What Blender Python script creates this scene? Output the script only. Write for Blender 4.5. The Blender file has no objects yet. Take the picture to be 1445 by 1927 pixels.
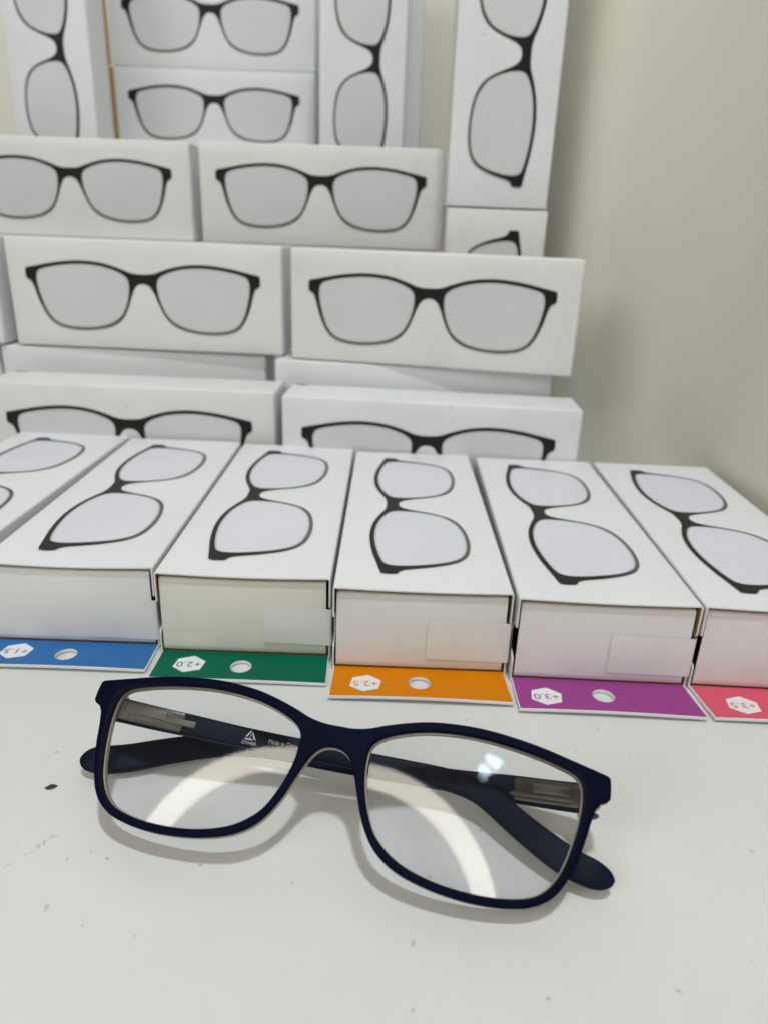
import bpy, bmesh, math, random
from mathutils import Vector, Matrix
random.seed(7)
S = 0.001                                     # all modelling below is in millimetres
scene = bpy.context.scene
C = scene.collection
R = math.radians

# ------------------------------------------------------------------ camera
cd = bpy.data.cameras.new("camera"); cam = bpy.data.objects.new("camera", cd); C.objects.link(cam)
cr = Vector((0.99899924, 0.02686754, 0.03575828)); cu = Vector((-0.04307886, 0.36294481, 0.93081431))
cf = Vector((-0.01203041, 0.93142321, -0.36373901))
M = Matrix((cr, cu, -cf)).transposed().to_4x4(); M.translation = Vector((0, 0, 148.5)) * S
cam.matrix_world = M
cd.sensor_fit = 'VERTICAL'; cd.sensor_height = 36; cd.sensor_width = 27
cd.lens = 1340 / 1927 * 36
cd.clip_start = 0.01; cd.clip_end = 20
cd.dof.use_dof = True; cd.dof.focus_distance = 0.212; cd.dof.aperture_fstop = cd.lens / 2.05
cd.dof.aperture_blades = 0
scene.camera = cam

# ------------------------------------------------------------------ light
w = bpy.data.worlds.new("World"); scene.world = w; w.use_nodes = True
bg = w.node_tree.nodes["Background"]; bg.inputs[0].default_value = (1.0, 0.90, 0.74, 1); bg.inputs[1].default_value = 0.13
def area(name, loc, target, size, power, col):
    l = bpy.data.lights.new(name, 'AREA'); l.shape = 'DISK'; l.size = size; l.energy = power; l.color = col
    o = bpy.data.objects.new(name, l); C.objects.link(o); o.location = loc
    o.rotation_euler = (Vector(target) - Vector(loc)).to_track_quat('-Z', 'Y').to_euler(); return o
area("ceiling_light", (0.10, -0.13, 1.60), (0, 0.16, 0), 0.12, 13.4, (0.91, 0.965, 1.0))
area("wall_fill_light", (-1.0, -0.80, 0.95), (0.12, 0.4, 0.1), 0.8, 6.9, (0.97, 0.985, 1.0))  # added soft fill from front left, brightens side wall and upright faces
vs = scene.view_settings
vs.view_transform = 'Standard'; vs.look = 'None'; vs.exposure = 0; vs.gamma = 1

# ------------------------------------------------------------------ materials
def mat(name, col, rough=0.5, spec=0.5, bump=0, bscale=900, var=0.0, vscale=40, emit=None, coat=0, sss=0):
    m = bpy.data.materials.new(name); m.use_nodes = True
    nt = m.node_tree; b = nt.nodes["Principled BSDF"]
    b.inputs["Base Color"].default_value = (*col, 1); b.inputs["Roughness"].default_value = rough
    b.inputs["Specular IOR Level"].default_value = spec; b.inputs["Coat Weight"].default_value = coat
    if sss:
        b.inputs["Subsurface Weight"].default_value = sss; b.inputs["Subsurface Scale"].default_value = 0.002
        b.inputs["Subsurface Radius"].default_value = (1, 0.9, 0.7)
    tc = nt.nodes.new("ShaderNodeTexCoord")
    if var:
        n = nt.nodes.new("ShaderNodeTexNoise"); n.inputs["Scale"].default_value = vscale; n.inputs["Detail"].default_value = 6
        oi = nt.nodes.new("ShaderNodeObjectInfo"); ad = nt.nodes.new("ShaderNodeVectorMath"); ad.operation = 'ADD'
        sc = nt.nodes.new("ShaderNodeVectorMath"); sc.operation = 'SCALE'; sc.inputs["Scale"].default_value = 1
        nt.links.new(oi.outputs["Random"], sc.inputs["Vector"])
        nt.links.new(tc.outputs["Object"], ad.inputs[0]); nt.links.new(sc.outputs[0], ad.inputs[1]); nt.links.new(ad.outputs[0], n.inputs["Vector"])
        r = nt.nodes.new("ShaderNodeMapRange"); r.inputs["From Min"].default_value = 0.3; r.inputs["From Max"].default_value = 0.7
        r.inputs["To Min"].default_value = 1 - var; r.inputs["To Max"].default_value = 1 + var * 0.6
        nt.links.new(n.outputs["Fac"], r.inputs["Value"])
        mx = nt.nodes.new("ShaderNodeVectorMath"); mx.operation = 'SCALE'; mx.inputs[0].default_value = col
        nt.links.new(r.outputs[0], mx.inputs["Scale"]); nt.links.new(mx.outputs[0], b.inputs["Base Color"])
    if bump:
        n2 = nt.nodes.new("ShaderNodeTexNoise"); n2.inputs["Scale"].default_value = bscale; n2.inputs["Detail"].default_value = 3
        nt.links.new(tc.outputs["Object"], n2.inputs["Vector"])
        bp = nt.nodes.new("ShaderNodeBump"); bp.inputs["Strength"].default_value = bump; bp.inputs["Distance"].default_value = 0.0004
        nt.links.new(n2.outputs["Fac"], bp.inputs["Height"]); nt.links.new(bp.outputs[0], b.inputs["Normal"])
    if emit:
        b.inputs["Emission Color"].default_value = (*emit[0], 1); b.inputs["Emission Strength"].default_value = emit[1]
    return m

def card_material(name, col, dirt=0.65, stain=0.10):
    """coated white card: linen grain, faint blotches, a few dark scuffs"""
    m = mat(name, col, 0.42, 0.4, bump=0.12, bscale=1400, var=0.035, vscale=22)
    nt = m.node_tree; b = nt.nodes["Principled BSDF"]; src = b.inputs["Base Color"].links[0].from_socket
    tc = nt.nodes.new("ShaderNodeTexCoord"); oi = nt.nodes.new("ShaderNodeObjectInfo")
    ad = nt.nodes.new("ShaderNodeVectorMath"); ad.operation = 'ADD'
    nt.links.new(tc.outputs["Object"], ad.inputs[0]); nt.links.new(oi.outputs["Random"], ad.inputs[1])
    v = nt.nodes.new("ShaderNodeTexVoronoi"); v.inputs["Scale"].default_value = 75; v.inputs["Randomness"].default_value = 1
    n = nt.nodes.new("ShaderNodeTexNoise"); n.inputs["Scale"].default_value = 420; n.inputs["Detail"].default_value = 4
    ms = nt.nodes.new("ShaderNodeVectorMath"); ms.operation = 'SCALE'; ms.inputs["Scale"].default_value = 0.006
    a2 = nt.nodes.new("ShaderNodeVectorMath"); a2.operation = 'ADD'
    nt.links.new(ad.outputs[0], n.inputs["Vector"]); nt.links.new(n.outputs["Color"], ms.inputs[0])
    nt.links.new(ad.outputs[0], a2.inputs[0]); nt.links.new(ms.outputs[0], a2.inputs[1]); nt.links.new(a2.outputs[0], v.inputs["Vector"])
    r = nt.nodes.new("ShaderNodeMapRange"); r.inputs["From Min"].default_value = 0.03; r.inputs["From Max"].default_value = 0.075
    r.inputs["To Min"].default_value = 1; r.inputs["To Max"].default_value = 0; nt.links.new(v.outputs["Distance"], r.inputs["Value"])
    # only a few cells carry a mark
    sp = nt.nodes.new("ShaderNodeSeparateColor"); nt.links.new(v.outputs["Color"], sp.inputs[0])
    gt = nt.nodes.new("ShaderNodeMath"); gt.operation = 'GREATER_THAN'; gt.inputs[1].default_value = 0.84
    nt.links.new(sp.outputs[0], gt.inputs[0])
    mu = nt.nodes.new("ShaderNodeMath"); mu.operation = 'MULTIPLY'; nt.links.new(r.outputs[0], mu.inputs[0]); nt.links.new(gt.outputs[0], mu.inputs[1])
    m2 = nt.nodes.new("ShaderNodeMath"); m2.operation = 'MULTIPLY'; m2.inputs[1].default_value = dirt; nt.links.new(mu.outputs[0], m2.inputs[0])
    mx = nt.nodes.new("ShaderNodeMix"); mx.data_type = 'RGBA'; mx.inputs["B"].default_value = (0.25, 0.22, 0.2, 1)
    nt.links.new(m2.outputs[0], mx.inputs["Factor"]); nt.links.new(src, mx.inputs["A"])
    n3 = nt.nodes.new("ShaderNodeTexNoise"); n3.inputs["Scale"].default_value = 30; n3.inputs["Detail"].default_value = 7; n3.inputs["Roughness"].default_value = 0.65
    nt.links.new(ad.outputs[0], n3.inputs["Vector"])
    r3 = nt.nodes.new("ShaderNodeMapRange"); r3.inputs["From Min"].default_value = 0.56; r3.inputs["From Max"].default_value = 0.72; r3.inputs["To Max"].default_value = stain
    nt.links.new(n3.outputs["Fac"], r3.inputs["Value"])
    m3 = nt.nodes.new("ShaderNodeMix"); m3.data_type = 'RGBA'; m3.inputs["B"].default_value = (0.46, 0.38, 0.26, 1)     # yellowed handling marks
    nt.links.new(r3.outputs[0], m3.inputs["Factor"]); nt.links.new(mx.outputs["Result"], m3.inputs["A"]); nt.links.new(m3.outputs["Result"], b.inputs["Base Color"])
    n4 = nt.nodes.new("ShaderNodeTexNoise"); n4.inputs["Scale"].default_value = 55; n4.inputs["Detail"].default_value = 2     # slow unevenness of the board
    nt.links.new(ad.outputs[0], n4.inputs["Vector"])
    b4 = nt.nodes.new("ShaderNodeBump"); b4.inputs["Strength"].default_value = 0.25; b4.inputs["Distance"].default_value = 0.0012
    nt.links.new(n4.outputs["Fac"], b4.inputs["Height"]); nt.links.new(b.inputs["Normal"].links[0].from_socket, b4.inputs["Normal"]); nt.links.new(b4.outputs[0], b.inputs["Normal"])
    return m

def print_frame_material():
    """printed frame: near-black along the brow, fading to a grey-brown lower rim"""
    m = mat("printed_black", (0.02, 0.017, 0.016), 0.45, 0.2)
    nt = m.node_tree; b = nt.nodes["Principled BSDF"]
    tc = nt.nodes.new("ShaderNodeTexCoord"); sx = nt.nodes.new("ShaderNodeSeparateXYZ"); nt.links.new(tc.outputs["Object"], sx.inputs[0])
    r = nt.nodes.new("ShaderNodeValToRGB"); mr = nt.nodes.new("ShaderNodeMapRange")
    mr.inputs["From Min"].default_value = -0.021; mr.inputs["From Max"].default_value = 0.012
    nt.links.new(sx.outputs["Y"], mr.inputs["Value"]); nt.links.new(mr.outputs[0], r.inputs[0])
    e = r.color_ramp.elements; e[0].position = 0; e[0].color = (0.13, 0.125, 0.113, 1); e[1].position = 1; e[1].color = (0.013, 0.011, 0.011, 1)
    x = e.new(0.28); x.color = (0.055, 0.052, 0.048, 1); x = e.new(0.6); x.color = (0.020, 0.018, 0.017, 1)
    nt.links.new(r.outputs[0], b.inputs["Base Color"]); return m

def lens_material(name, ior):
    m = bpy.data.materials.new(name); m.use_nodes = True; nt = m.node_tree; nt.nodes.clear()
    o = nt.nodes.new("ShaderNodeOutputMaterial"); mx = nt.nodes.new("ShaderNodeMixShader")
    t = nt.nodes.new("ShaderNodeBsdfTransparent"); t.inputs[0].default_value = (0.972, 0.978, 0.985, 1)
    g = nt.nodes.new("ShaderNodeBsdfGlossy"); g.inputs["Roughness"].default_value = 0.004
    f = nt.nodes.new("ShaderNodeFresnel"); f.inputs["IOR"].default_value = ior
    nt.links.new(f.outputs[0], mx.inputs[0]); nt.links.new(t.outputs[0], mx.inputs[1]); nt.links.new(g.outputs[0], mx.inputs[2])
    nt.links.new(mx.outputs[0], o.inputs[0]); return m

CARD = card_material("white_card", (0.70, 0.714, 0.73))
CARD_IVORY = card_material("ivory_card", (0.69, 0.685, 0.62), 0.7, 0.25)
CARD_WARM = card_material("warm_white_card", (0.705, 0.703, 0.695))
CARD_OLD = card_material("aged_white_card", (0.70, 0.697, 0.682), 0.9, 0.30)
KRAFT = mat("brown_kraft", (0.40, 0.23, 0.08), 0.8, 0.2, var=0.15, vscale=200)
TAPE = mat("seal_paper", (0.70, 0.70, 0.685), 0.28, 0.5, bump=0.05, bscale=300, var=0.03, vscale=60)
PRINT = print_frame_material()
PLENS = mat("printed_lens_grey", (0.60, 0.593, 0.615), 0.42, 0.4, bump=0.1, bscale=1400, var=0.03, vscale=30)
PLENS_F = mat("printed_lens_gloss_lit", (0.635, 0.645, 0.70), 0.42, 0.4, bump=0.1, bscale=1400, var=0.03, vscale=30)  # same print on the lying boxes, its gloss brightening put into the colour
PRIM = mat("printed_inner_rim", (0.50, 0.49, 0.48), 0.4, 0.4)
NAVY = mat("matte_navy", (0.0010, 0.0027, 0.0135), 0.55, 0.045, bump=0.05, bscale=2500, var=0.25, vscale=120)
NAVY_IN = mat("navy_temple", (0.003, 0.0065, 0.018), 0.5, 0.10, bump=0.12, bscale=500, var=0.3, vscale=150)
BEIGE = mat("translucent_beige", (0.40, 0.355, 0.275), 0.28, 0.5, sss=0.25, var=0.06, vscale=80)
CORE = mat("smoky_beige", (0.050, 0.043, 0.030), 0.25, 0.5, sss=0.1, var=0.2, vscale=160)
CORE_IN = mat("pale_hinge_core", (0.10, 0.085, 0.056), 0.3, 0.5, var=0.15, vscale=200)
METAL = mat("dark_metal", (0.04, 0.04, 0.04), 0.35, 0.5)
GREYPRINT = mat("pale_grey_print", (0.50, 0.51, 0.54), 0.5, 0.3, var=0.15, vscale=600)
LENS = lens_material("clear_lens", 1.52); LENS_BACK = lens_material("coated_lens_back", 1.22)

# ------------------------------------------------------------------ helpers
def link(name, me, m=None, parent=None, smooth=None, mw=None):
    o = bpy.data.objects.new(name, me); C.objects.link(o)
    if m is not None:
        if not isinstance(m, (list, tuple)): m = [m]
        if not len(me.materials):
            for x in m: me.materials.append(x)
    if smooth is not None:
        for p in me.polygons: p.use_smooth = True
        me.set_sharp_from_angle(angle=R(smooth))
    if parent: o.parent = parent
    if mw is not None: o.matrix_local = mw
    return o
def thing(name, label, cat, mw, group=None):
    o = bpy.data.objects.new(name, None); C.objects.link(o); o.empty_display_size = 0.01; o.matrix_world = mw
    o['label'] = label; o['category'] = cat
    if group: o['group'] = group
    return o
def tag(o, label, cat, group=None):
    o['label'] = label; o['category'] = cat
    if group: o['group'] = group
def mesh_from(name, vs_, fs, scale=S):
    me = bpy.data.meshes.new(name); me.from_pydata([tuple(c * scale for c in v) for v in vs_], [], fs); me.update(); return me
def grid(name, f, nu, nv, flip=False):
    """sheet f(u,v) -> mm"""
    V = [f(i / nu, j / nv) for j in range(nv + 1) for i in range(nu + 1)]; F = []
    for j in range(nv):
        for i in range(nu):
            a = j * (nu + 1) + i; q = (a, a + 1, a + nu + 2, a + nu + 1); F.append(q[::-1] if flip else q)
    return mesh_from(name, V, F)
def thicken(me, t, mats=None, offset=-1, rim_slot=0, in_slot=0):
    o = bpy.data.objects.new("tmp", me); C.objects.link(o)
    if mats:
        for x in mats: me.materials.append(x)
    md = o.modifiers.new("s", 'SOLIDIFY'); md.thickness = t * S; md.offset = offset; md.use_even_offset = True
    md.material_offset_rim = rim_slot; md.material_offset = in_slot
    dg = bpy.context.evaluated_depsgraph_get(); r = bpy.data.meshes.new_from_object(o.evaluated_get(dg))
    bpy.data.objects.remove(o); return r
def flat_fill(name, loops, z=0.0, extrude=0.0, bevel=0.0, res=2):
    """2-D loops (mm) filled with even-odd holes, optionally extruded with rounded edges"""
    cu_ = bpy.data.curves.new("tmp", 'CURVE'); cu_.dimensions = '2D'; cu_.fill_mode = 'BOTH' if extrude else 'FRONT'
    for L in loops:
        sp = cu_.splines.new('POLY'); sp.points.add(len(L) - 1)
        for p, q in zip(sp.points, L): p.co = (q[0] * S, q[1] * S, 0, 1)
        sp.use_cyclic_u = True
    cu_.extrude = max(extrude / 2 - bevel, 0) * S; cu_.bevel_depth = bevel * S; cu_.bevel_resolution = res; cu_.offset = -bevel * S
    o = bpy.data.objects.new("tmp", cu_); C.objects.link(o)
    dg = bpy.context.evaluated_depsgraph_get(); me = bpy.data.meshes.new_from_object(o.evaluated_get(dg))
    bpy.data.objects.remove(o); me.name = name
    for v in me.vertices: v.co.z += z * S
    bm = bmesh.new(); bm.from_mesh(me); bmesh.ops.remove_doubles(bm, verts=bm.verts, dist=1e-6)
    bmesh.ops.recalc_face_normals(bm, faces=bm.faces)
    if not extrude:
        for f in bm.faces:
            if f.normal.z < 0: f.normal_flip()
    bm.to_mesh(me); bm.free(); me.materials.clear(); return me
def text_mesh(name, s, size):
    cu_ = bpy.data.curves.new("tmp", 'FONT'); cu_.body = s; cu_.size = size * S; cu_.align_x = 'CENTER'; cu_.align_y = 'CENTER'; cu_.resolution_u = 4
    o = bpy.data.objects.new("tmp", cu_); C.objects.link(o)
    dg = bpy.context.evaluated_depsgraph_get(); me = bpy.data.meshes.new_from_object(o.evaluated_get(dg)); bpy.data.objects.remove(o)
    me.materials.clear(); me.name = name; return me
def bend(me, fn, cut=3.0, lim=75):
    """slice along x so the flat mesh can follow the curve, then move each vertex"""
    bm = bmesh.new(); bm.from_mesh(me); x = -lim
    while x <= lim:
        bmesh.ops.bisect_plane(bm, geom=bm.verts[:] + bm.edges[:] + bm.faces[:], plane_co=(x * S, 0, 0), plane_no=(1, 0, 0)); x += cut
    for v in bm.verts: v.co = Vector(fn(*(v.co / S))) * S
    bm.to_mesh(me); bm.free(); return me
def catmull(P, n=5, closed=True):
    out = []; N = len(P)
    for i in range(N if closed else N - 1):
        p0, p1, p2, p3 = (P[(i + k) % N] if closed else P[min(max(i + k, 0), N - 1)] for k in (-1, 0, 1, 2))
        for j in range(n):
            t = j / n
            out.append(tuple(0.5 * (2 * b + (c - a) * t + (2 * a - 5 * b + 4 * c - d) * t * t + (3 * b - a - 3 * c + d) * t ** 3) for a, b, c, d in zip(p0, p1, p2, p3)))
    if not closed: out.append(tuple(P[-1]))
    return out
def offset_loop(L, d):
    """move a closed loop outward by d (mm)"""
    ar = sum(a[0] * b[1] - b[0] * a[1] for a, b in zip(L, L[1:] + L[:1])); sg = 1 if ar > 0 else -1; out = []
    for i in range(len(L)):
        a, b = L[i - 1], L[(i + 1) % len(L)]; tx, ty = b[0] - a[0], b[1] - a[1]; l = math.hypot(tx, ty) or 1
        out.append((L[i][0] + sg * ty / l * d, L[i][1] - sg * tx / l * d))
    return out

# ------------------------------------------------------------------ outline of the glasses (mm, seen from the front)
TOP = [(0, 13.3), (4, 13.4), (8, 14.2), (12, 15.7), (18.1, 17.6), (24, 18.9), (30.5, 19.6), (37.4, 19.75), (45, 19.2), (52.5, 18.2), (60, 16.7), (65.5, 15.6)]
END = [(68.9, 14.9), (69.6, 14.3), (69.8, 12), (69.7, 9.4), (69.0, 8.6), (67.4, 7.9)]
LOW = [(66.3, 6.4), (65.2, 3), (64.2, -1), (63, -4.8), (61.2, -9.2), (59.2, -12.8), (56.7, -15.6), (53.5, -17.6), (50, -18.8), (44.5, -19.7), (38, -19.95), (31.5, -19.5), (26, -18.6), (21, -17.2), (17.2, -15.3), (14.2, -12.9), (11.9, -9.9), (10, -6.4), (8.4, -2.5), (7, 1.2), (5.5, 4.4), (3.9, 6.5), (2, 7.6), (0, 7.9)]
half = catmull(TOP, 4, False) + END + catmull(LOW, 4, False)
OUTER = half + [(-x, y) for x, y in half[::-1] if x > 1e-6]
IN = [(8.9, 7.5), (9.6, 10.3), (12, 12.5), (16.5, 14.5), (22.5, 16.2), (29.5, 17.15), (37, 17.4), (45, 16.8), (52, 15.8), (58, 14.5), (61.3, 13.2), (62.7, 11), (63, 7.5), (62.5, 3), (61.5, -1.5), (60.2, -6), (58.5, -10), (56.1, -13.4), (53, -15.7), (49, -17), (43.5, -17.8), (37.5, -17.95), (31, -17.5), (25, -16.3), (20.5, -14.7), (16.8, -12.4), (14, -9.7), (12, -6.2), (10.3, -1.9), (9.2, 2.7)]
INNER_R = catmull(IN, 4); INNER_L = [(-x, y) for x, y in INNER_R][::-1]

# ------------------------------------------------------------------ setting
tb = flat_fill("tabletop", [[(-900, -500), (178, -500), (178, 718), (-900, 718)]], z=-15, extrude=30, bevel=1.5)
def table_material():
    m = mat("worn_white_laminate", (0.625, 0.628, 0.618), 0.38, 0.45, bump=0.14, bscale=600, var=0.05, vscale=14)
    nt = m.node_tree; b = nt.nodes["Principled BSDF"]; src = b.inputs["Base Color"].links[0].from_socket
    tc = nt.nodes.new("ShaderNodeTexCoord")
    def marks(scale, lo, hi, keep, amount, col, src, warp):
        n = nt.nodes.new("ShaderNodeTexNoise"); n.inputs["Scale"].default_value = scale * 3; n.inputs["Detail"].default_value = 5
        nt.links.new(tc.outputs["Object"], n.inputs["Vector"])
        ms = nt.nodes.new("ShaderNodeVectorMath"); ms.operation = 'SCALE'; ms.inputs["Scale"].default_value = warp / scale
        nt.links.new(n.outputs["Color"], ms.inputs[0])
        a = nt.nodes.new("ShaderNodeVectorMath"); a.operation = 'ADD'; nt.links.new(tc.outputs["Object"], a.inputs[0]); nt.links.new(ms.outputs[0], a.inputs[1])
        v = nt.nodes.new("ShaderNodeTexVoronoi"); v.inputs["Scale"].default_value = scale; nt.links.new(a.outputs[0], v.inputs["Vector"])
        r = nt.nodes.new("ShaderNodeMapRange"); r.inputs["From Min"].default_value = lo; r.inputs["From Max"].default_value = hi
        r.inputs["To Min"].default_value = amount; r.inputs["To Max"].default_value = 0; nt.links.new(v.outputs["Distance"], r.inputs["Value"])
        sp = nt.nodes.new("ShaderNodeSeparateColor"); nt.links.new(v.outputs["Color"], sp.inputs[0])
        g = nt.nodes.new("ShaderNodeMath"); g.operation = 'GREATER_THAN'; g.inputs[1].default_value = 1 - keep; nt.links.new(sp.outputs[0], g.inputs[0])
        mu = nt.nodes.new("ShaderNodeMath"); mu.operation = 'MULTIPLY'; nt.links.new(r.outputs[0], mu.inputs[0]); nt.links.new(g.outputs[0], mu.inputs[1])
        mx = nt.nodes.new("ShaderNodeMix"); mx.data_type = 'RGBA'; mx.inputs["B"].default_value = (*col, 1)
        nt.links.new(mu.outputs[0], mx.inputs["Factor"]); nt.links.new(src, mx.inputs["A"]); return mx.outputs["Result"]
    src = marks(95, 0.02, 0.08, 0.16, 0.6, (0.22, 0.20, 0.18), src, 0.35)
    src = marks(210, 0.02, 0.14, 0.12, 0.6, (0.12, 0.11, 0.10), src, 0.4)
    src = marks(34, 0.012, 0.05, 0.45, 0.55, (0.3, 0.28, 0.27), src, 0.1)
    mp = nt.nodes.new("ShaderNodeMapping"); mp.inputs["Rotation"].default_value = (0, 0, R(27)); mp.inputs["Scale"].default_value = (12, 520, 1)
    ns = nt.nodes.new("ShaderNodeTexNoise"); ns.inputs["Scale"].default_value = 1.0; ns.inputs["Detail"].default_value = 2
    nt.links.new(tc.outputs["Object"], mp.inputs[0]); nt.links.new(mp.outputs[0], ns.inputs["Vector"])
    rs = nt.nodes.new("ShaderNodeMapRange"); rs.inputs["From Min"].default_value = 0.70; rs.inputs["From Max"].default_value = 0.76; rs.inputs["To Max"].default_value = 0.22
    nt.links.new(ns.outputs["Fac"], rs.inputs["Value"])
    mx = nt.nodes.new("ShaderNodeMix"); mx.data_type = 'RGBA'; mx.inputs["B"].default_value = (0.40, 0.39, 0.37, 1)    # fine dull scratches
    nt.links.new(rs.outputs[0], mx.inputs["Factor"]); nt.links.new(src, mx.inputs["A"]); src = mx.outputs["Result"]
    n5 = nt.nodes.new("ShaderNodeTexNoise"); n5.inputs["Scale"].default_value = 26; n5.inputs["Detail"].default_value = 5     # uneven sheen
    nt.links.new(tc.outputs["Object"], n5.inputs["Vector"])
    r5 = nt.nodes.new("ShaderNodeMapRange"); r5.inputs["To Min"].default_value = 0.28; r5.inputs["To Max"].default_value = 0.52
    nt.links.new(n5.outputs["Fac"], r5.inputs["Value"]); nt.links.new(r5.outputs[0], b.inputs["Roughness"])
    nt.links.new(src, b.inputs["Base Color"]); return m
link("tabletop", tb, table_material(), smooth=40)['kind'] = 'structure'
WALL = mat("beige_wall_paint", (0.74, 0.72, 0.63), 0.55, 0.3, bump=0.12, bscale=350, var=0.035, vscale=7)
def slab(name, x0, x1, y0, y1, z0, z1, m):
    V = [(x, y, z) for z in (z0, z1) for y in (y0, y1) for x in (x0, x1)]
    me = mesh_from(name, V, [(0, 2, 3, 1), (4, 5, 7, 6), (0, 1, 5, 4), (2, 6, 7, 3), (0, 4, 6, 2), (1, 3, 7, 5)])
    return link(name, me, m)
slab("back_wall", -900, 178, 719, 760, -30, 1100, WALL)['kind'] = 'structure'
wall_path = catmull([(178.5, -500), (178.5, 0), (178.5, 250), (178.5, 320), (178, 355), (176.5, 386), (171.5, 412), (162.5, 440), (150, 466), (135, 490), (119, 512), (107, 540), (99, 600), (90, 660), (82, 722)], 8, False)
def wall_point(u, v):
    x, y = wall_path[int(round(u * (len(wall_path) - 1)))]; return (x, y, -30 + 1130 * v)
link("side_wall", thicken(grid("side_wall", wall_point, len(wall_path) - 1, 2, flip=True), 12, [WALL], offset=-1), None, smooth=60)['kind'] = 'structure'

# hidden step display that carries the upper rows
RISER = mat("white_board", (0.7, 0.7, 0.69), 0.6, 0.3)
def riser():
    V = []; F = []
    for x0, x1, y0, y1, z1 in ((-305, 82, 432, 480, 12.6), (-315, 22, 524, 561, 138.4), (-300, 8, 598, 660, 183.4), (-252, -70, 662, 702, 204.8)):
        k = len(V); V += [(x, y, z) for z in (0.2, z1) for y in (y0, y1) for x in (x0, x1)]
        F += [tuple(i + k for i in q) for q in ((0, 2, 3, 1), (4, 5, 7, 6), (0, 1, 5, 4), (2, 6, 7, 3), (0, 4, 6, 2), (1, 3, 7, 5))]
    return mesh_from("display_riser", V, F)
link("display_riser", riser(), RISER)['kind'] = 'structure'

# ------------------------------------------------------------------ printed picture of the glasses (shared meshes)
ps = 141.4 / 139.6
po = [(x * ps, y * ps) for x, y in OUTER]
pin = [offset_loop([(x * ps, y * ps) for x, y in L], 0.48) for L in (INNER_R, INNER_L)]
ME_PFRAME = flat_fill("printed_glasses", [po] + pin); ME_PFRAME.materials.append(PRINT)
ME_PRIM = flat_fill("printed_inner_rim", [pin[0], offset_loop(pin[0], -0.75)]); ME_PRIM.materials.append(PRIM)
ME_PLENS = flat_fill("printed_lens", [offset_loop(pin[0], -0.75)]); ME_PLENS.materials.append(PLENS)
ME_PRIM2 = flat_fill("printed_inner_rim", [pin[1], offset_loop(pin[1], -0.75)]); ME_PRIM2.materials.append(PRIM)
ME_PLENS2 = flat_fill("printed_lens", [offset_loop(pin[1], -0.75)]); ME_PLENS2.materials.append(PLENS)
def add_print(parent, mw, pale=False):
    p = link("printed_glasses", ME_PFRAME, None, parent, mw=mw)
    for me in (ME_PRIM, ME_PRIM2): link("printed_inner_rim", me, None, p)
    for me in (ME_PLENS, ME_PLENS2):
        q = link("printed_lens", me, None, p)
        if pale: q.material_slots[0].link = 'OBJECT'; q.material_slots[0].material = PLENS_F
def frame_at(origin, xaxis, yaxis):
    x = Vector(xaxis); y = Vector(yaxis); z = x.cross(y)
    m = Matrix((x, y, z)).transposed().to_4x4(); m.translation = Vector(origin) * S; return m

# ------------------------------------------------------------------ boxes
BW, BL, BH = 62.7, 165.0, 34.0
def place(x, y, z, yaw):
    return Matrix.Translation(Vector((x, y, z)) * S) @ Matrix.Rotation(R(yaw), 4, 'Z')
def soft_box(sx, sy, sz, bulge=0.45, r=0.7):
    bm = bmesh.new(); bmesh.ops.create_cube(bm, size=1)
    bmesh.ops.subdivide_edges(bm, edges=bm.edges[:], cuts=7, use_grid_fill=True)
    for v in bm.verts:
        p = v.co * 2; q = list(p)
        for i, s in enumerate((sx, sy, sz)):
            if abs(abs(p[i]) - 1) < 1e-4:
                j, k = [a for a in range(3) if a != i]
                q[i] = p[i] * (1 + 2 * bulge / s * (1 - p[j] ** 2) * (1 - p[k] ** 2) * random.uniform(0.8, 1.2))
        v.co = Vector(((q[0] + 1) / 2 * sx, (q[1] + 1) / 2 * sy, (q[2] + 1) / 2 * sz)) * S
    bm.normal_update()
    sharp = [e for e in bm.edges if len(e.link_faces) == 2 and e.calc_face_angle() > 0.8]
    bmesh.ops.bevel(bm, geom=sharp, offset=r * S, segments=3, profile=0.5, affect='EDGES')
    me = bpy.data.meshes.new("body"); bm.to_mesh(me); bm.free(); return me

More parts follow.
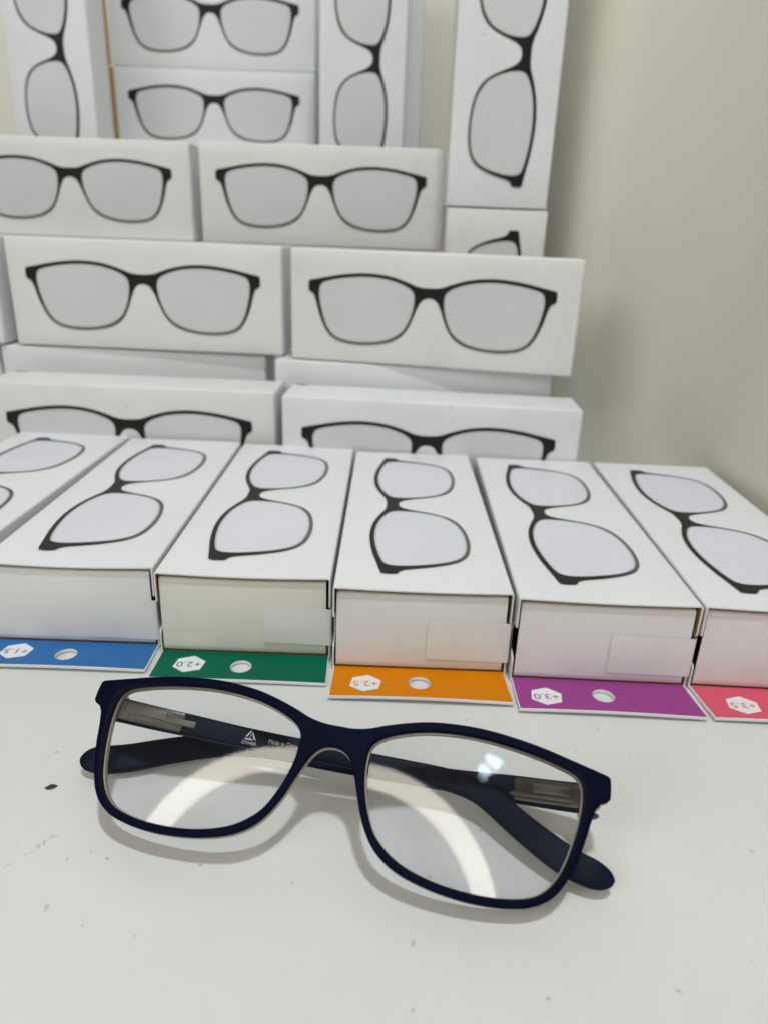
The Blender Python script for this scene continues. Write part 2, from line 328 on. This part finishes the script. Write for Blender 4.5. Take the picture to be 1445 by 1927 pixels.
def smooth01(t): t = min(max(t, 0), 1); return t * t * (3 - 2 * t)
def sleeve_mesh(sag):
    """printed outer sleeve of a flat box: rounded rectangular tube with a thumb notch cut in each side"""
    prof = []
    rr = 0.9
    def arc(cx, cz, a0, a1, n=4): return [(cx + rr * math.cos(R(a0 + (a1 - a0) * i / n)), cz + rr * math.sin(R(a0 + (a1 - a0) * i / n))) for i in range(n + 1)]
    nz = 30; nx = 14
    side_r = [(BW, rr + (BH - 2 * rr) * i / nz) for i in range(1, nz)]
    top = [(BW - rr - (BW - 2 * rr) * i / nx, BH) for i in range(1, nx)]
    side_l = [(0, BH - rr - (BH - 2 * rr) * i / nz) for i in range(1, nz)]
    bot = [(rr + (BW - 2 * rr) * i / nx, 0) for i in range(1, nx)]
    prof = arc(BW - rr, rr, -90, 0) + side_r + arc(BW - rr, BH - rr, 0, 90) + top + arc(rr, BH - rr, 90, 180) + side_l + arc(rr, rr, 180, 270) + bot
    ys = [0, 0.5, 1.2, 3, 7, 15, 35, 70, 110, 150, 163, 164.5, BL]
    V = []; F = []; N = len(prof)
    for k, y in enumerate(ys):
        for x, z in prof:
            t = z / BH
            if x < rr or x > BW - rr:
                n = smooth01((0.66 - t) / 0.045) * smooth01((t - 0.27) / 0.06) * 7.0
                y0 = n + (0.0 if t > 0.5 else 1.0)
            else: y0 = 0 if t > 0.5 else 1.0
            yy = y0 + (y / BL) * (BL - y0)
            u = x / BW; vz = z
            if t > 0.5: vz = z - sag * math.sin(math.pi * u) * math.exp(-y / 14) + 0.35 * math.sin(math.pi * u) * math.sin(math.pi * min(y / BL, 1))
            V.append((x, yy, vz))
    for k in range(len(ys) - 1):
        for i in range(N):
            a = k * N + i; b = k * N + (i + 1) % N; F.append((a, a + N, b + N, b))
    return thicken(mesh_from("sleeve", V, F), 0.55, [CARD, KRAFT], in_slot=1)
def end_flap_mesh(mt):
    path = [(2.6, 1.75), (1.5, 1.9), (1.15, 2.4), (1.1, 4), (1.0, 12), (0.95, 20), (1.0, 28), (1.1, 30.3)] + [(1.1 + 1.6 * (1 - math.cos(R(a))), 30.3 + 1.6 * math.sin(R(a))) for a in (20, 40, 60, 80, 90)] + [(8, 31.95), (18, 31.9)]
    n = len(path) - 1
    def f(u, v):
        j = min(int(round(v * n)), n); y, z = path[j]; x = 1.25 + u * (BW - 2.9)
        bl = 0.55 * math.sin(math.pi * u) * math.sin(math.pi * min(z / 31, 1)) if y < 2.5 else 0
        zz = z - (0.5 * math.sin(math.pi * u * 0.9 + 0.3) if z > 26 else 0)
        return (x, y - bl, zz)
    return thicken(grid("end_flap", f, 16, n), 0.4, [mt, KRAFT], offset=-1)
def seal_mesh(x0f, zt, zb):
    x0 = x0f * BW; x1 = BW - 0.6
    path = [(x0 + (x1 - x0) * i / 10, 0.0) for i in range(11)] + [(BW + 0.15, 0.25), (BW + 0.55, 0.9), (BW + 0.6, 2.4), (BW + 0.58, 5), (BW + 0.55, 9)]
    n = len(path) - 1
    def f(u, v):
        x, y = path[int(round(u * n))]; z = zb + (zt - zb) * v
        tt = min(max(x / BW, 0), 1)
        front = 0.95 - 0.55 * math.sin(math.pi * min(max((x - 1.25) / (BW - 2.9), 0), 1)) * math.sin(math.pi * min(z / 31, 1)) - 0.3
        if x <= x1: yy = min(front, 0.75) - 0.10 * smooth01((tt - 0.75) / 0.25)
        else: yy = front + y - 0.25
        return (x, yy, z - 1.1 * (u - 0.4) * 0.7 * (1 if zt > 0 else 0))
    return thicken(grid("paper_seal", f, n, 6), 0.12, [TAPE], offset=1)
def hexagon(cx, cy, r, rot):
    return [(cx + r * math.cos(R(rot + 60 * i)), cy + r * 0.93 * math.sin(R(rot + 60 * i))) for i in range(6)]
def circle(cx, cy, rx, ry=None, n=32):
    ry = ry or rx
    return [(cx + rx * math.cos(2 * math.pi * i / n), cy + ry * math.sin(2 * math.pi * i / n)) for i in range(n)]
def tab_lift(x, y, curl):                      # the tab bends up a little towards its free edge
    t = max(-y, 0) / 18
    return curl * t * t * (0.55 + 0.45 * math.sin(math.pi * x / BW))
def tab_loops(inset, front, skew):
    return [(0.5 + inset, 1.2), (BW - 0.5 - inset, 1.2), (BW - 0.3 - inset + skew[1], -front + inset * 0.8 + skew[2]), (0.3 + inset + skew[0], -front + inset * 0.8)]
def fine(L, n=14):
    out = []
    for a, b in zip(L, L[1:] + L[:1]):
        out += [(a[0] + (b[0] - a[0]) * i / n, a[1] + (b[1] - a[1]) * i / n) for i in range(n)]
    return out
BOXG = "white glasses boxes lying flat in the front row"
def flat_box(x, y, yaw, label, tab=None, power=None, flapmat=None, seal=(0.53, 21.5, 5.5), sag=0.6, curl=0.9, skew=(0, 0, 0), hexp=(12.4, -9.2), front=17.8):
    t = thing("glasses_box", label, "box", place(x, y, 0.15, yaw), BOXG)
    link("sleeve", sleeve_mesh(sag), None, t, smooth=35)
    link("end_flap", end_flap_mesh(flapmat or CARD_WARM), None, t, smooth=50)
    bk = grid("end_flap", lambda u, v: (1 + u * (BW - 2), BL - 1.0, 1 + v * (BH - 2)), 2, 2, flip=True); link("end_flap", thicken(bk, 0.4), CARD, t)
    add_print(t, frame_at((BW / 2 + 0.2 + random.uniform(-.4, .4), BL / 2 + random.uniform(-.6, .6), BH + 0.43), (0, 1, 0), (-1, 0, 0)), True)
    if tab is None: return t
    link("paper_seal", seal_mesh(*seal), None, t, smooth=50)
    hole = circle(31.3, -7.9, 3.7, 3.9)
    up = lambda z0: (lambda a, b, c: (a, b, z0 + c + tab_lift(a, b, curl)))
    me = bend(flat_fill("hang_tab", [fine(tab_loops(0, front, skew)), hole], z=0.66, extrude=1.2, bevel=0.15), up(0), 4)
    tb_ = link("hang_tab", me, CARD, t, smooth=45)
    holep = circle(31.3, -7.9, 3.8, 4.0)
    me = bend(flat_fill("printed_band", [fine(tab_loops(0.28, front, skew)), holep], z=1.29), up(0), 4)
    link("printed_band", me, tab, tb_)
    hx = hexagon(hexp[0], hexp[1], 5.9, 22)
    link("hexagon", bend(flat_fill("hexagon", [fine(hx, 3)], z=1.33), up(0), 4), CARD, tb_)
    tm = text_mesh("power_number", power, 4.7); bm = bmesh.new(); bm.from_mesh(tm)
    bmesh.ops.rotate(bm, verts=bm.verts, cent=(0, 0, 0), matrix=Matrix.Rotation(R(180 + 3), 3, 'Z'))
    for v in bm.verts:
        a, b = v.co.x / S * 1.08 + hexp[0], v.co.y / S + hexp[1]; v.co = Vector((a, b, 1.37 + tab_lift(a, b, curl))) * S
    bm.to_mesh(tm); bm.free(); link("power_number", tm, tab, tb_)
    return t
def ink(name, col): return mat(name, col, 0.42, 0.12, bump=0.08, bscale=1400, var=0.05, vscale=90)
BLUE = ink("blue_ink", (0.030, 0.135, 0.36)); GREEN = ink("green_ink", (0.0, 0.108, 0.058)); ORANGE = ink("orange_ink", (0.60, 0.19, 0.0))
PURPLE = ink("purple_ink", (0.29, 0.05, 0.23)); PINK = ink("pink_ink", (0.61, 0.09, 0.145))
flat_box(-217.2, 232.0, 0.0, "white glasses box lying flat, leftmost of the front row, its front end outside the photo")
flat_box(-147.9, 227.0, 1.2, "white glasses box lying flat with a blue +1.5 hang tab", BLUE, "+1.5", CARD_WARM, (0.60, 20.5, 4.0), 0.9, 1.2, (0.8, 0.2, 0), (12.6, -6.6), 16.2)
flat_box(-83.5, 224.6, 1.0, "white glasses box lying flat with a green +2.0 hang tab and ivory end flap", GREEN, "+2.0", CARD_IVORY, (0.615, 21.5, 6.5), 0.7, 0.7, (0.2, 0.3, 0), (12.6, -7.4), 16.6)
flat_box(-19.4, 219.4, 0.8, "white glasses box lying flat with an orange +2.5 hang tab", ORANGE, "+2.5", CARD_WARM, (0.535, 22.0, 6.0), 0.5, 1.4, (-0.2, 0.6, 0))
flat_box(44.6, 217.4, -0.2, "white glasses box lying flat with a purple +3.0 hang tab", PURPLE, "+3.0", card_material("cool_white_card", (0.71, 0.69, 0.695)), (0.535, 21.0, 5.6), 0.5, 1.2, (0.5, 1.2, 0), (11.2, -9.8))
flat_box(108.5, 217.4, -0.7, "white glasses box lying flat with a pink +3.5 hang tab next to the wall", PINK, "+3.5", card_material("pinkish_white_card", (0.71, 0.685, 0.675)), (0.535, 21.0, 5.6), 0.6, 1.1, (2.0, 0.5, 0), (15.0, -9.6))

UPG = "white glasses boxes stacked behind the front row"
ME_UP = [soft_box(BL, BH, BW) for _ in range(3)]; ME_TALL = [soft_box(BW, BH, BL) for _ in range(2)]
for me in ME_UP + ME_TALL:
    for p in me.polygons: p.use_smooth = True
    me.set_sharp_from_angle(angle=R(40))
ME_NOTCH = flat_fill("thumb_notch", [[(4.0 * math.cos(R(a)), 2.6 * math.sin(R(a))) for a in range(180, 361, 20)]]); ME_NOTCH.materials.append(KRAFT)
def body(me, m, t):
    o = bpy.data.objects.new("body", me); C.objects.link(o); o.parent = t
    if not len(me.materials): me.materials.append(CARD)
    o.material_slots[0].link = 'OBJECT'; o.material_slots[0].material = m; return o
def seam(t, sx, sz):
    """tuck-flap fold on the right end of an upright box"""
    me = grid("end_flap", lambda u, v: (sx + 0.55, 1.2 + u * (BH - 2.6), 1.0 + v * (sz - 2.2)), 6, 6); link("end_flap", thicken(me, 0.35, [CARD]), None, t)
def upright(x, y, z, yaw, label, printed=True, m=None, notch=False, roll=0):
    t = thing("glasses_box", label, "box", place(x, y, z, yaw) @ Matrix.Rotation(R(roll), 4, 'Y'), UPG)
    body(random.choice(ME_UP), m or CARD, t); seam(t, BL, BW)
    if printed: add_print(t, frame_at((81.6, -0.62, 30.7), (1, 0, 0), (0, 0, 1)))
    if notch: link("thumb_notch", ME_NOTCH, None, t, mw=frame_at((6.0, BH - 0.6, BW + 0.25), (1, 0, 0), (0, 1, 0)))
    return t
def tall(x, y, z, yaw, label, printed=True, m=None):
    t = thing("glasses_box", label, "box", place(x, y, z, yaw), UPG)
    body(random.choice(ME_TALL), m or CARD, t)
    if printed: add_print(t, frame_at((BW / 2 - 0.7, -0.62, BL / 2), (0, 0, -1), (1, 0, 0)))
    return t
# standing row right behind the flat boxes
upright(-234.6, 395.5, 0.15, 0.3, "upright glasses box behind the blue and green tab boxes, half its print hidden", notch=True, m=CARD_WARM)
upright(-64.0, 389.5, 0.15, -2.2, "upright glasses box behind the orange and purple tab boxes, half its print hidden", notch=True)
# blank row that shows as a strip
upright(-248.1, 444.5, 12.8, 0.4, "blank white box strip under the left full-print box of the middle row", False, CARD)
upright(-74.6, 431.0, 12.8, -3.2, "blank white box strip under the right full-print box of the middle row", False, CARD)
upright(-417.0, 446.0, 12.8, 0.4, "sliver of blank white box at the left photo edge, low in the stack", False, CARD)
# middle row, full prints
upright(-236.4, 444.1, 76.6, -1.0, "left box of the middle row with a fully visible glasses print", m=CARD_WARM)
upright(-65.0, 435.1, 76.4, -9.0, "right box of the middle row, turned slightly, with a fully visible glasses print", m=CARD_OLD)
upright(-409.0, 440.0, 76.6, 0.8, "sliver of white box at the left photo edge in the middle row", m=CARD)
# upper row
upright(-312.9, 534.3, 138.8, -0.2, "left box of the upper row, its glasses print cut by the photo edge", m=CARD_WARM)
upright(-139.2, 525.1, 138.8, -0.9, "right box of the upper row beside the tall right-hand boxes", m=CARD_OLD)
# tall boxes on the right
tall(26.2, 486.0, 0.15, 0, "lower tall box at the right, mostly hidden, showing one corner of its print", m=CARD_OLD)
tall(25.1, 487.0, 166.4, 0.2, "tall upright box at upper right standing on another box, vertical glasses print", m=CARD)
# top row at the back
tall(-297.5, 600.0, 183.6, -0.3, "tall upright box at the upper left corner with vertical glasses print", m=CARD)
tall(-67.2, 600.0, 183.6, 0.0, "tall upright box in front of the right end of the two top back boxes", m=CARD)
tall(-55.0, 638.0, 183.6, 0.0, "shaded tall box mostly hidden behind the tall box in the top row", False, CARD)
for (x, y, z, dx, lab) in ((-243.0, 666.0, 205.2, 0, "lower of the two back boxes lying on edge between two tall boxes"), (-243.4, 668.0, 268.6, -5.5, "upper of the two back boxes lying on edge, cut by the photo top")):
    t = upright(x, y, z, 0.2, lab)
    link("kraft_flap", flat_fill("kraft_flap", [[(0, 0), (5.5, 0), (5.5, 62), (0, 62)]], extrude=0.6, bevel=0.1), KRAFT, t, mw=frame_at((-6.0 + dx * 0.3, 1.5, 0.3), (1, 0, 0), (0, 0, 1)))

# ------------------------------------------------------------------ the glasses
GO = Vector((-13.65, 140.617, 21.743)); gr = Vector((0.98496193, -0.1687977, -0.03684193)); gu = Vector((0.15615104, 0.7784773, 0.60793909)); gn = Vector((-0.07393812, -0.60454977, 0.79312845))
GM = Matrix((gr, gu, gn)).transposed().to_4x4(); GM.translation = GO * S
G = thing("reading_glasses", "folded navy blue reading glasses lying on the white table in front of the boxes", "glasses", GM)
KC = 0.0012
curve = lambda x, y, z: (x, y, z - KC * x * x)
me = bend(flat_fill("front_frame", [OUTER, INNER_R, INNER_L], z=-1.05, extrude=2.1, bevel=0.45, res=3), curve)
front = link("front_frame", me, NAVY, G, smooth=45)
OB = offset_loop(OUTER, 0.05)
me = bend(flat_fill("back_layer", [OB, offset_loop(INNER_R, -0.25), offset_loop(INNER_L, -0.25)], z=-3.15, extrude=2.2, bevel=0.5, res=3), curve)
link("back_layer", me, BEIGE, G, smooth=45)
def lens_sheet(loop, dz, cx, k):
    me = flat_fill("lens", [offset_loop(loop, 0.25)], z=dz)
    me = bend(me, lambda x, y, z: (x, y, z + 0.019 * (abs(x) - 36) - k * ((x - cx) ** 2 + y * y)), 4)
    bm = bmesh.new(); bm.from_mesh(me); y = -22
    while y <= 22:
        bmesh.ops.bisect_plane(bm, geom=bm.verts[:] + bm.edges[:] + bm.faces[:], plane_co=(0, y * S, 0), plane_no=(0, 1, 0)); y += 4
    for v in bm.verts:
        x, yy, _ = v.co / S; v.co.z = (dz + 0.019 * (abs(x) - 36) - k * ((x - cx) ** 2 + yy * yy)) * S
    bm.to_mesh(me); bm.free(); return me
for loop, cx in ((INNER_L, -36), (INNER_R, 36)):
    l = link("lens", lens_sheet(loop, -3.2, cx, 0.00012), LENS, G, smooth=60)
    link("lens_back_surface", lens_sheet(loop, -4.5, cx, 0.0004), LENS_BACK, l, smooth=60)

TL = [(-66.2, 8.9, -8.4), (-65.4, 8.7, -9.4), (-52.3, 8.5, -11.0), (-40.1, 8.6, -12.6), (-26.9, 8.7, -14.4), (-12.8, 9.2, -16.6), (7.9, 9.4, -18.9), (21.1, 9.6, -20.1), (31.5, 9.1, -20.4), (37.7, 7.9, -20.1), (42.6, 5.4, -18.8), (48.8, 1.2, -16.3), (56.1, -3.2, -13.7), (61.9, -6.0, -12.3), (67.8, -7.5, -11.9), (72.4, -8.0, -12.2)]
TR = [(65.5, 10.6, -16.0), (63.0, 10.6, -17.5), (53.9, 10.5, -20.1), (45.4, 10.6, -22.7), (36.5, 10.5, -24.9), (20.9, 9.9, -25.8), (7.3, 9.5, -26.8), (-8.4, 9.5, -28.2), (-18.3, 9.8, -28.9), (-30.8, 9.4, -29.4), (-40.6, 7.5, -28.8), (-51.7, 3.2, -26.2), (-62.3, -1.6, -23.2), (-70.5, -3.9, -21.8), (-74.9, -4.5, -21.7)]
def arclen(P):
    s = [0]
    for a, b in zip(P, P[1:]): s.append(s[-1] + (Vector(b) - Vector(a)).length)
    return s
def lerp_tab(t, tab):
    for (a, x), (b, y) in zip(tab, tab[1:]):
        if t <= b: return x + (y - x) * (t - a) / (b - a)
    return tab[-1][1]
def temple_frames(P):
    Q = catmull(P, 6, False); s = arclen(Q); out = []
    for i, q in enumerate(Q):
        a = Vector(Q[max(i - 1, 0)]); b = Vector(Q[min(i + 1, len(Q) - 1)]); t = (b - a).normalized()
        n = Vector((0, 0, 1)); n = (n - n.dot(t) * t).normalized(); up = n.cross(t).normalized()
        if up.y < 0: up = -up
        out.append((Vector(q), t, up, n, s[i] / s[-1], s[i]))
    return out, s[-1]
def temple_mesh(P, width):
    fr, Lt = temple_frames(P); V = []; F = []; K = 20
    for q, t, up, n, f, s in fr:
        wd = lerp_tab(f, width) / 2; th = 1.35 * (1.0 if f < 0.85 else 1.1)
        endf = 1.0
        if f > 0.955: endf = math.sqrt(max(1 - ((f - 0.955) / 0.0455) ** 2, 0.004))
        for k in range(K):
            a = 2 * math.pi * k / K; c, s_ = math.cos(a), math.sin(a)
            e = 0.42
            V.append(q + up * (math.copysign(abs(c) ** e, c) * wd * endf) + n * (math.copysign(abs(s_) ** e, s_) * th * max(endf, 0.35)))
    for i in range(len(fr) - 1):
        for k in range(K):
            a = i * K + k; b = i * K + (k + 1) % K; F.append((a, b, b + K, a + K))
    F.append(tuple(range(K))[::-1]); F.append(tuple(range((len(fr) - 1) * K, len(fr) * K)))
    me = mesh_from("temple", V, F); bm = bmesh.new(); bm.from_mesh(me); bmesh.ops.recalc_face_normals(bm, faces=bm.faces); bm.to_mesh(me); bm.free(); return me
WL = [(0, 6.6), (0.12, 6.2), (0.35, 5.0), (0.6, 5.2), (0.75, 6.6), (0.9, 7.3), (1, 6.8)]
WR = [(0, 7.6), (0.12, 7.2), (0.35, 5.2), (0.6, 5.2), (0.75, 7.0), (0.9, 7.8), (1, 7.6)]
def on_temple(P, s, v, dz):
    fr, Lt = temple_frames(P)
    for a, b in zip(fr, fr[1:]):
        if b[5] >= s:
            k = (s - a[5]) / (b[5] - a[5] or 1); return a[0].lerp(b[0], k) + a[2] * v + a[3] * (1.35 + dz)
    return fr[-1][0]
def temple_patch(name, P, s0, s1, v0, v1, dz, m, parent, rnd=0.8):
    L = []
    for cx, cy, a0 in ((s1 - rnd, v1 - rnd, 0), (s0 + rnd, v1 - rnd, 90), (s0 + rnd, v0 + rnd, 180), (s1 - rnd, v0 + rnd, 270)):
        L += [(cx + rnd * math.cos(R(a0 + a)), cy + rnd * math.sin(R(a0 + a))) for a in (0, 30, 60, 90)]
    me = flat_fill(name, [L], extrude=0.5, bevel=0.2)
    for v in me.vertices:
        p = v.co / S; v.co = on_temple(P, p.x, p.y, dz + p.z) * S
    bm = bmesh.new(); bm.from_mesh(me); bmesh.ops.recalc_face_normals(bm, faces=bm.faces); bm.to_mesh(me); bm.free()
    return link(name, me, m, parent, smooth=50)
tl = link("temple", temple_mesh(TL, WL), NAVY_IN, G, smooth=50)
tr = link("temple", temple_mesh(TR, WR), NAVY_IN, G, smooth=50)
temple_patch("hinge_core", TL, 1.5, 23, -2.7, 2.7, 0.02, CORE, tl)
temple_patch("hinge_socket", TL, 6.5, 18.0, -0.6, 2.0, 0.22, CORE_IN, tl, 0.5)
temple_patch("hinge_pin", TL, 17.0, 26.5, -0.9, 0.9, 0.20, CORE_IN, tl, 0.4)
temple_patch("hinge_core", TR, 1.0, 19, -3.0, 3.0, 0.02, CORE, tr)
temple_patch("hinge_socket", TR, 4.0, 14.0, -0.5, 2.0, 0.22, CORE_IN, tr, 0.5)
temple_patch("hinge_pin", TR, 3.0, 20.0, -1.9, -0.9, 0.20, CORE_IN, tr, 0.4)
def print_on_temple(me, s, v, parent, name, ang=0):
    for w_ in me.vertices:
        p = w_.co / S; w_.co = on_temple(TL, s + p.x, v + p.y, 0.06) * S
    me.update(); return link(name, me, GREYPRINT, parent)
txt = text_mesh("origin_text", "Made in China", 1.75)
for v in txt.vertices: v.co.x *= 0.82
print_on_temple(txt, 51.3, -0.1, tl, "origin_text")
cxs = 42.0
tri = []                                       # triangle of three bent bars round a small 7
def corner(r, k): return (r * math.cos(R(90 + 120 * k)), r * math.sin(R(90 + 120 * k)))
def mix(a, b, t): return (a[0] + (b[0] - a[0]) * t, a[1] + (b[1] - a[1]) * t)
for k in range(3):
    a, b = corner(2.0, k), corner(2.0, k + 1); c, d = corner(1.25, k), corner(1.25, k + 1)
    tri.append([mix(a, b, 0.02), mix(a, b, 0.80), mix(c, d, 0.74), mix(c, d, 0.0)])
print_on_temple(flat_fill("recycling_mark", tri), cxs, 0.35, tl, "recycling_mark")
print_on_temple(text_mesh("recycling_number", "7", 1.3), cxs, 0.3, tl, "recycling_number")
print_on_temple(text_mesh("recycling_text", "OTHER", 1.25), cxs, -1.55, tl, "recycling_text")
def hinge(side, P):
    # stepped block of the hinge under the end piece, with its screw
    x = side * 66.4; z0 = -KC * x * x - 4.2
    prof = [(x - 2.6, 13.2), (x + 2.6, 13.2), (x + 2.6, 9.0), (x + 1.7, 8.4), (x + 1.4, 7.4), (x + 0.4, 6.9), (x - 0.4, 6.0), (x - 2.6, 6.0)] if side > 0 else [(x - 2.6, 13.2), (x - 2.6, 9.0), (x - 1.7, 8.4), (x - 1.4, 7.4), (x - 0.4, 6.9), (x + 0.4, 6.0), (x + 2.6, 6.0), (x + 2.6, 13.2)]
    dep = 5.5 if side < 0 else 10.0
    h = link("hinge", flat_fill("hinge", [prof], z=z0 - dep / 2 + 0.6, extrude=dep, bevel=0.3), BEIGE, G, smooth=45)
    s = link("hinge_screw", flat_fill("hinge_screw", [circle(x + side * 0.4, 5.6, 0.9, 0.6, 12)], z=z0 - 1.2, extrude=3.0, bevel=0.15), METAL, h, smooth=45)
hinge(-1, TL); hinge(1, TR)

# ------------------------------------------------------------------ marks on the table
fl = [(-1.75, -0.1), (-1.1, 0.25), (-0.5, 0.95), (0.3, 1.1), (1.0, 0.75), (1.75, 0.3), (1.2, -0.35), (0.6, -0.75), (-0.3, -0.95), (-1.0, -0.8)]
me = flat_fill("dark_fleck", [fl], z=0.16, extrude=0.3, bevel=0.1)
o = link("dark_fleck", me, mat("dark_brown_fleck", (0.03, 0.026, 0.022), 0.4, 0.4), mw=Matrix.Translation(Vector((-92.6, 156.1, 0.02)) * S) @ Matrix.Rotation(R(10), 4, 'Z'), smooth=45)
tag(o, "small dark pointed fleck on the white table left of the glasses", "fleck")
def streak():
    V = []; F = []
    P0 = Vector((-92.5, 127.5)); P1 = Vector((-83.2, 140.0)); d = (P1 - P0); nrm = Vector((-d.y, d.x)).normalized()
    for i in range(46):
        t = random.random() ** 0.75; c = P0 + d * t + nrm * random.gauss(0, 0.25 + 0.25 * t)
        if random.random() > 0.25 + 0.75 * t: continue
        a = math.atan2(d.y, d.x) + random.uniform(-0.5, 0.5); l = random.uniform(0.15, 0.6); h = random.uniform(0.04, 0.10)
        k = len(V); ca, sa = math.cos(a), math.sin(a)
        for u, v in ((-l, -h), (l, -h * 0.6), (l * 0.8, h), (-l * 0.7, h)): V.append((c.x + u * ca - v * sa, c.y + u * sa + v * ca, 0.02))
        F.append((k, k + 1, k + 2, k + 3))
    return mesh_from("pen_mark", V, F)
o = link("pen_mark", streak(), mat("faded_blue_ink", (0.33, 0.34, 0.55), 0.5, 0.3)); tag(o, "faint blue pen streak on the table at lower left", "pen mark")

# ------------------------------------------------------------------ lamps of the room (seen only as reflections in the lenses)
def annulus(name, r0, r1, z): return flat_fill(name, [circle(0, 0, r1, n=64), circle(0, 0, r0, n=64)], z=z)
RC = Vector((-221.8, -406.1, 702.3))
rot = Vector((0.2290, 0.5808, -0.7812)).to_track_quat('Z', 'Y').to_matrix().to_4x4(); rot.translation = RC * S
RL = thing("ring_lamp", "round white ring lamp shining down on the table, seen as arcs in the lenses", "lamp", rot)
link("diffuser", annulus("diffuser", 192, 228, 1), mat("ring_lamp_glow", (0.8, 0.8, 0.8), 0.5, emit=((1.0, 0.93, 0.79), 10.0)), RL)
link("housing", flat_fill("housing", [circle(0, 0, 233, n=64), circle(0, 0, 177, n=64)], z=-14, extrude=28, bevel=3), mat("white_plastic", (0.75, 0.75, 0.75), 0.4), RL, smooth=40)

GLOW = mat("ceiling_lamp_glow", (0.8, 0.8, 0.8), 0.5, emit=((0.66, 0.88, 1.0), 18.0))
for ctr, x_, y_, z_, poly, lab in (
        ([-30.8, -616.9, 1710.3], [-0.9994, 0.0, -0.0352], [-0.0145, 0.911, 0.4122], [0.0321, 0.4125, -0.9104], [(27.2, 17.9), (16.1, 25.7), (-22.3, 10.0), (-34.5, -8.6), (-11.2, -27.2), (2.9, -19.3), (22.2, 2.1)], "larger of two bluish lamp facets reflected in the right lens"),
        ([-58.3, -639.0, 1698.2], [-0.9987, 0.0, -0.0503], [-0.0213, 0.9059, 0.4229], [0.0456, 0.4235, -0.9048], [(21.6, 9.3), (3.2, 23.0), (-11.9, 11.0), (-23.8, -13.6), (-5.7, -22.1), (16.8, -7.4)], "smaller of two bluish lamp facets reflected in the right lens")):
    m_ = Matrix((Vector(x_), Vector(y_), Vector(z_))).transposed().to_4x4(); m_.translation = Vector(ctr) * S
    q = thing("ceiling_lamp", lab, "lamp", m_, "ceiling lamps reflected in the lens")
    poly = [(a * 0.84, b * 0.84) for a, b in poly]
    link("diffuser", flat_fill("diffuser", [poly]), GLOW, q)
    link("housing", flat_fill("housing", [offset_loop(poly[::-1], 4)], z=-8, extrude=14, bevel=1), mat("lamp_housing", (0.7, 0.7, 0.7), 0.5), q)
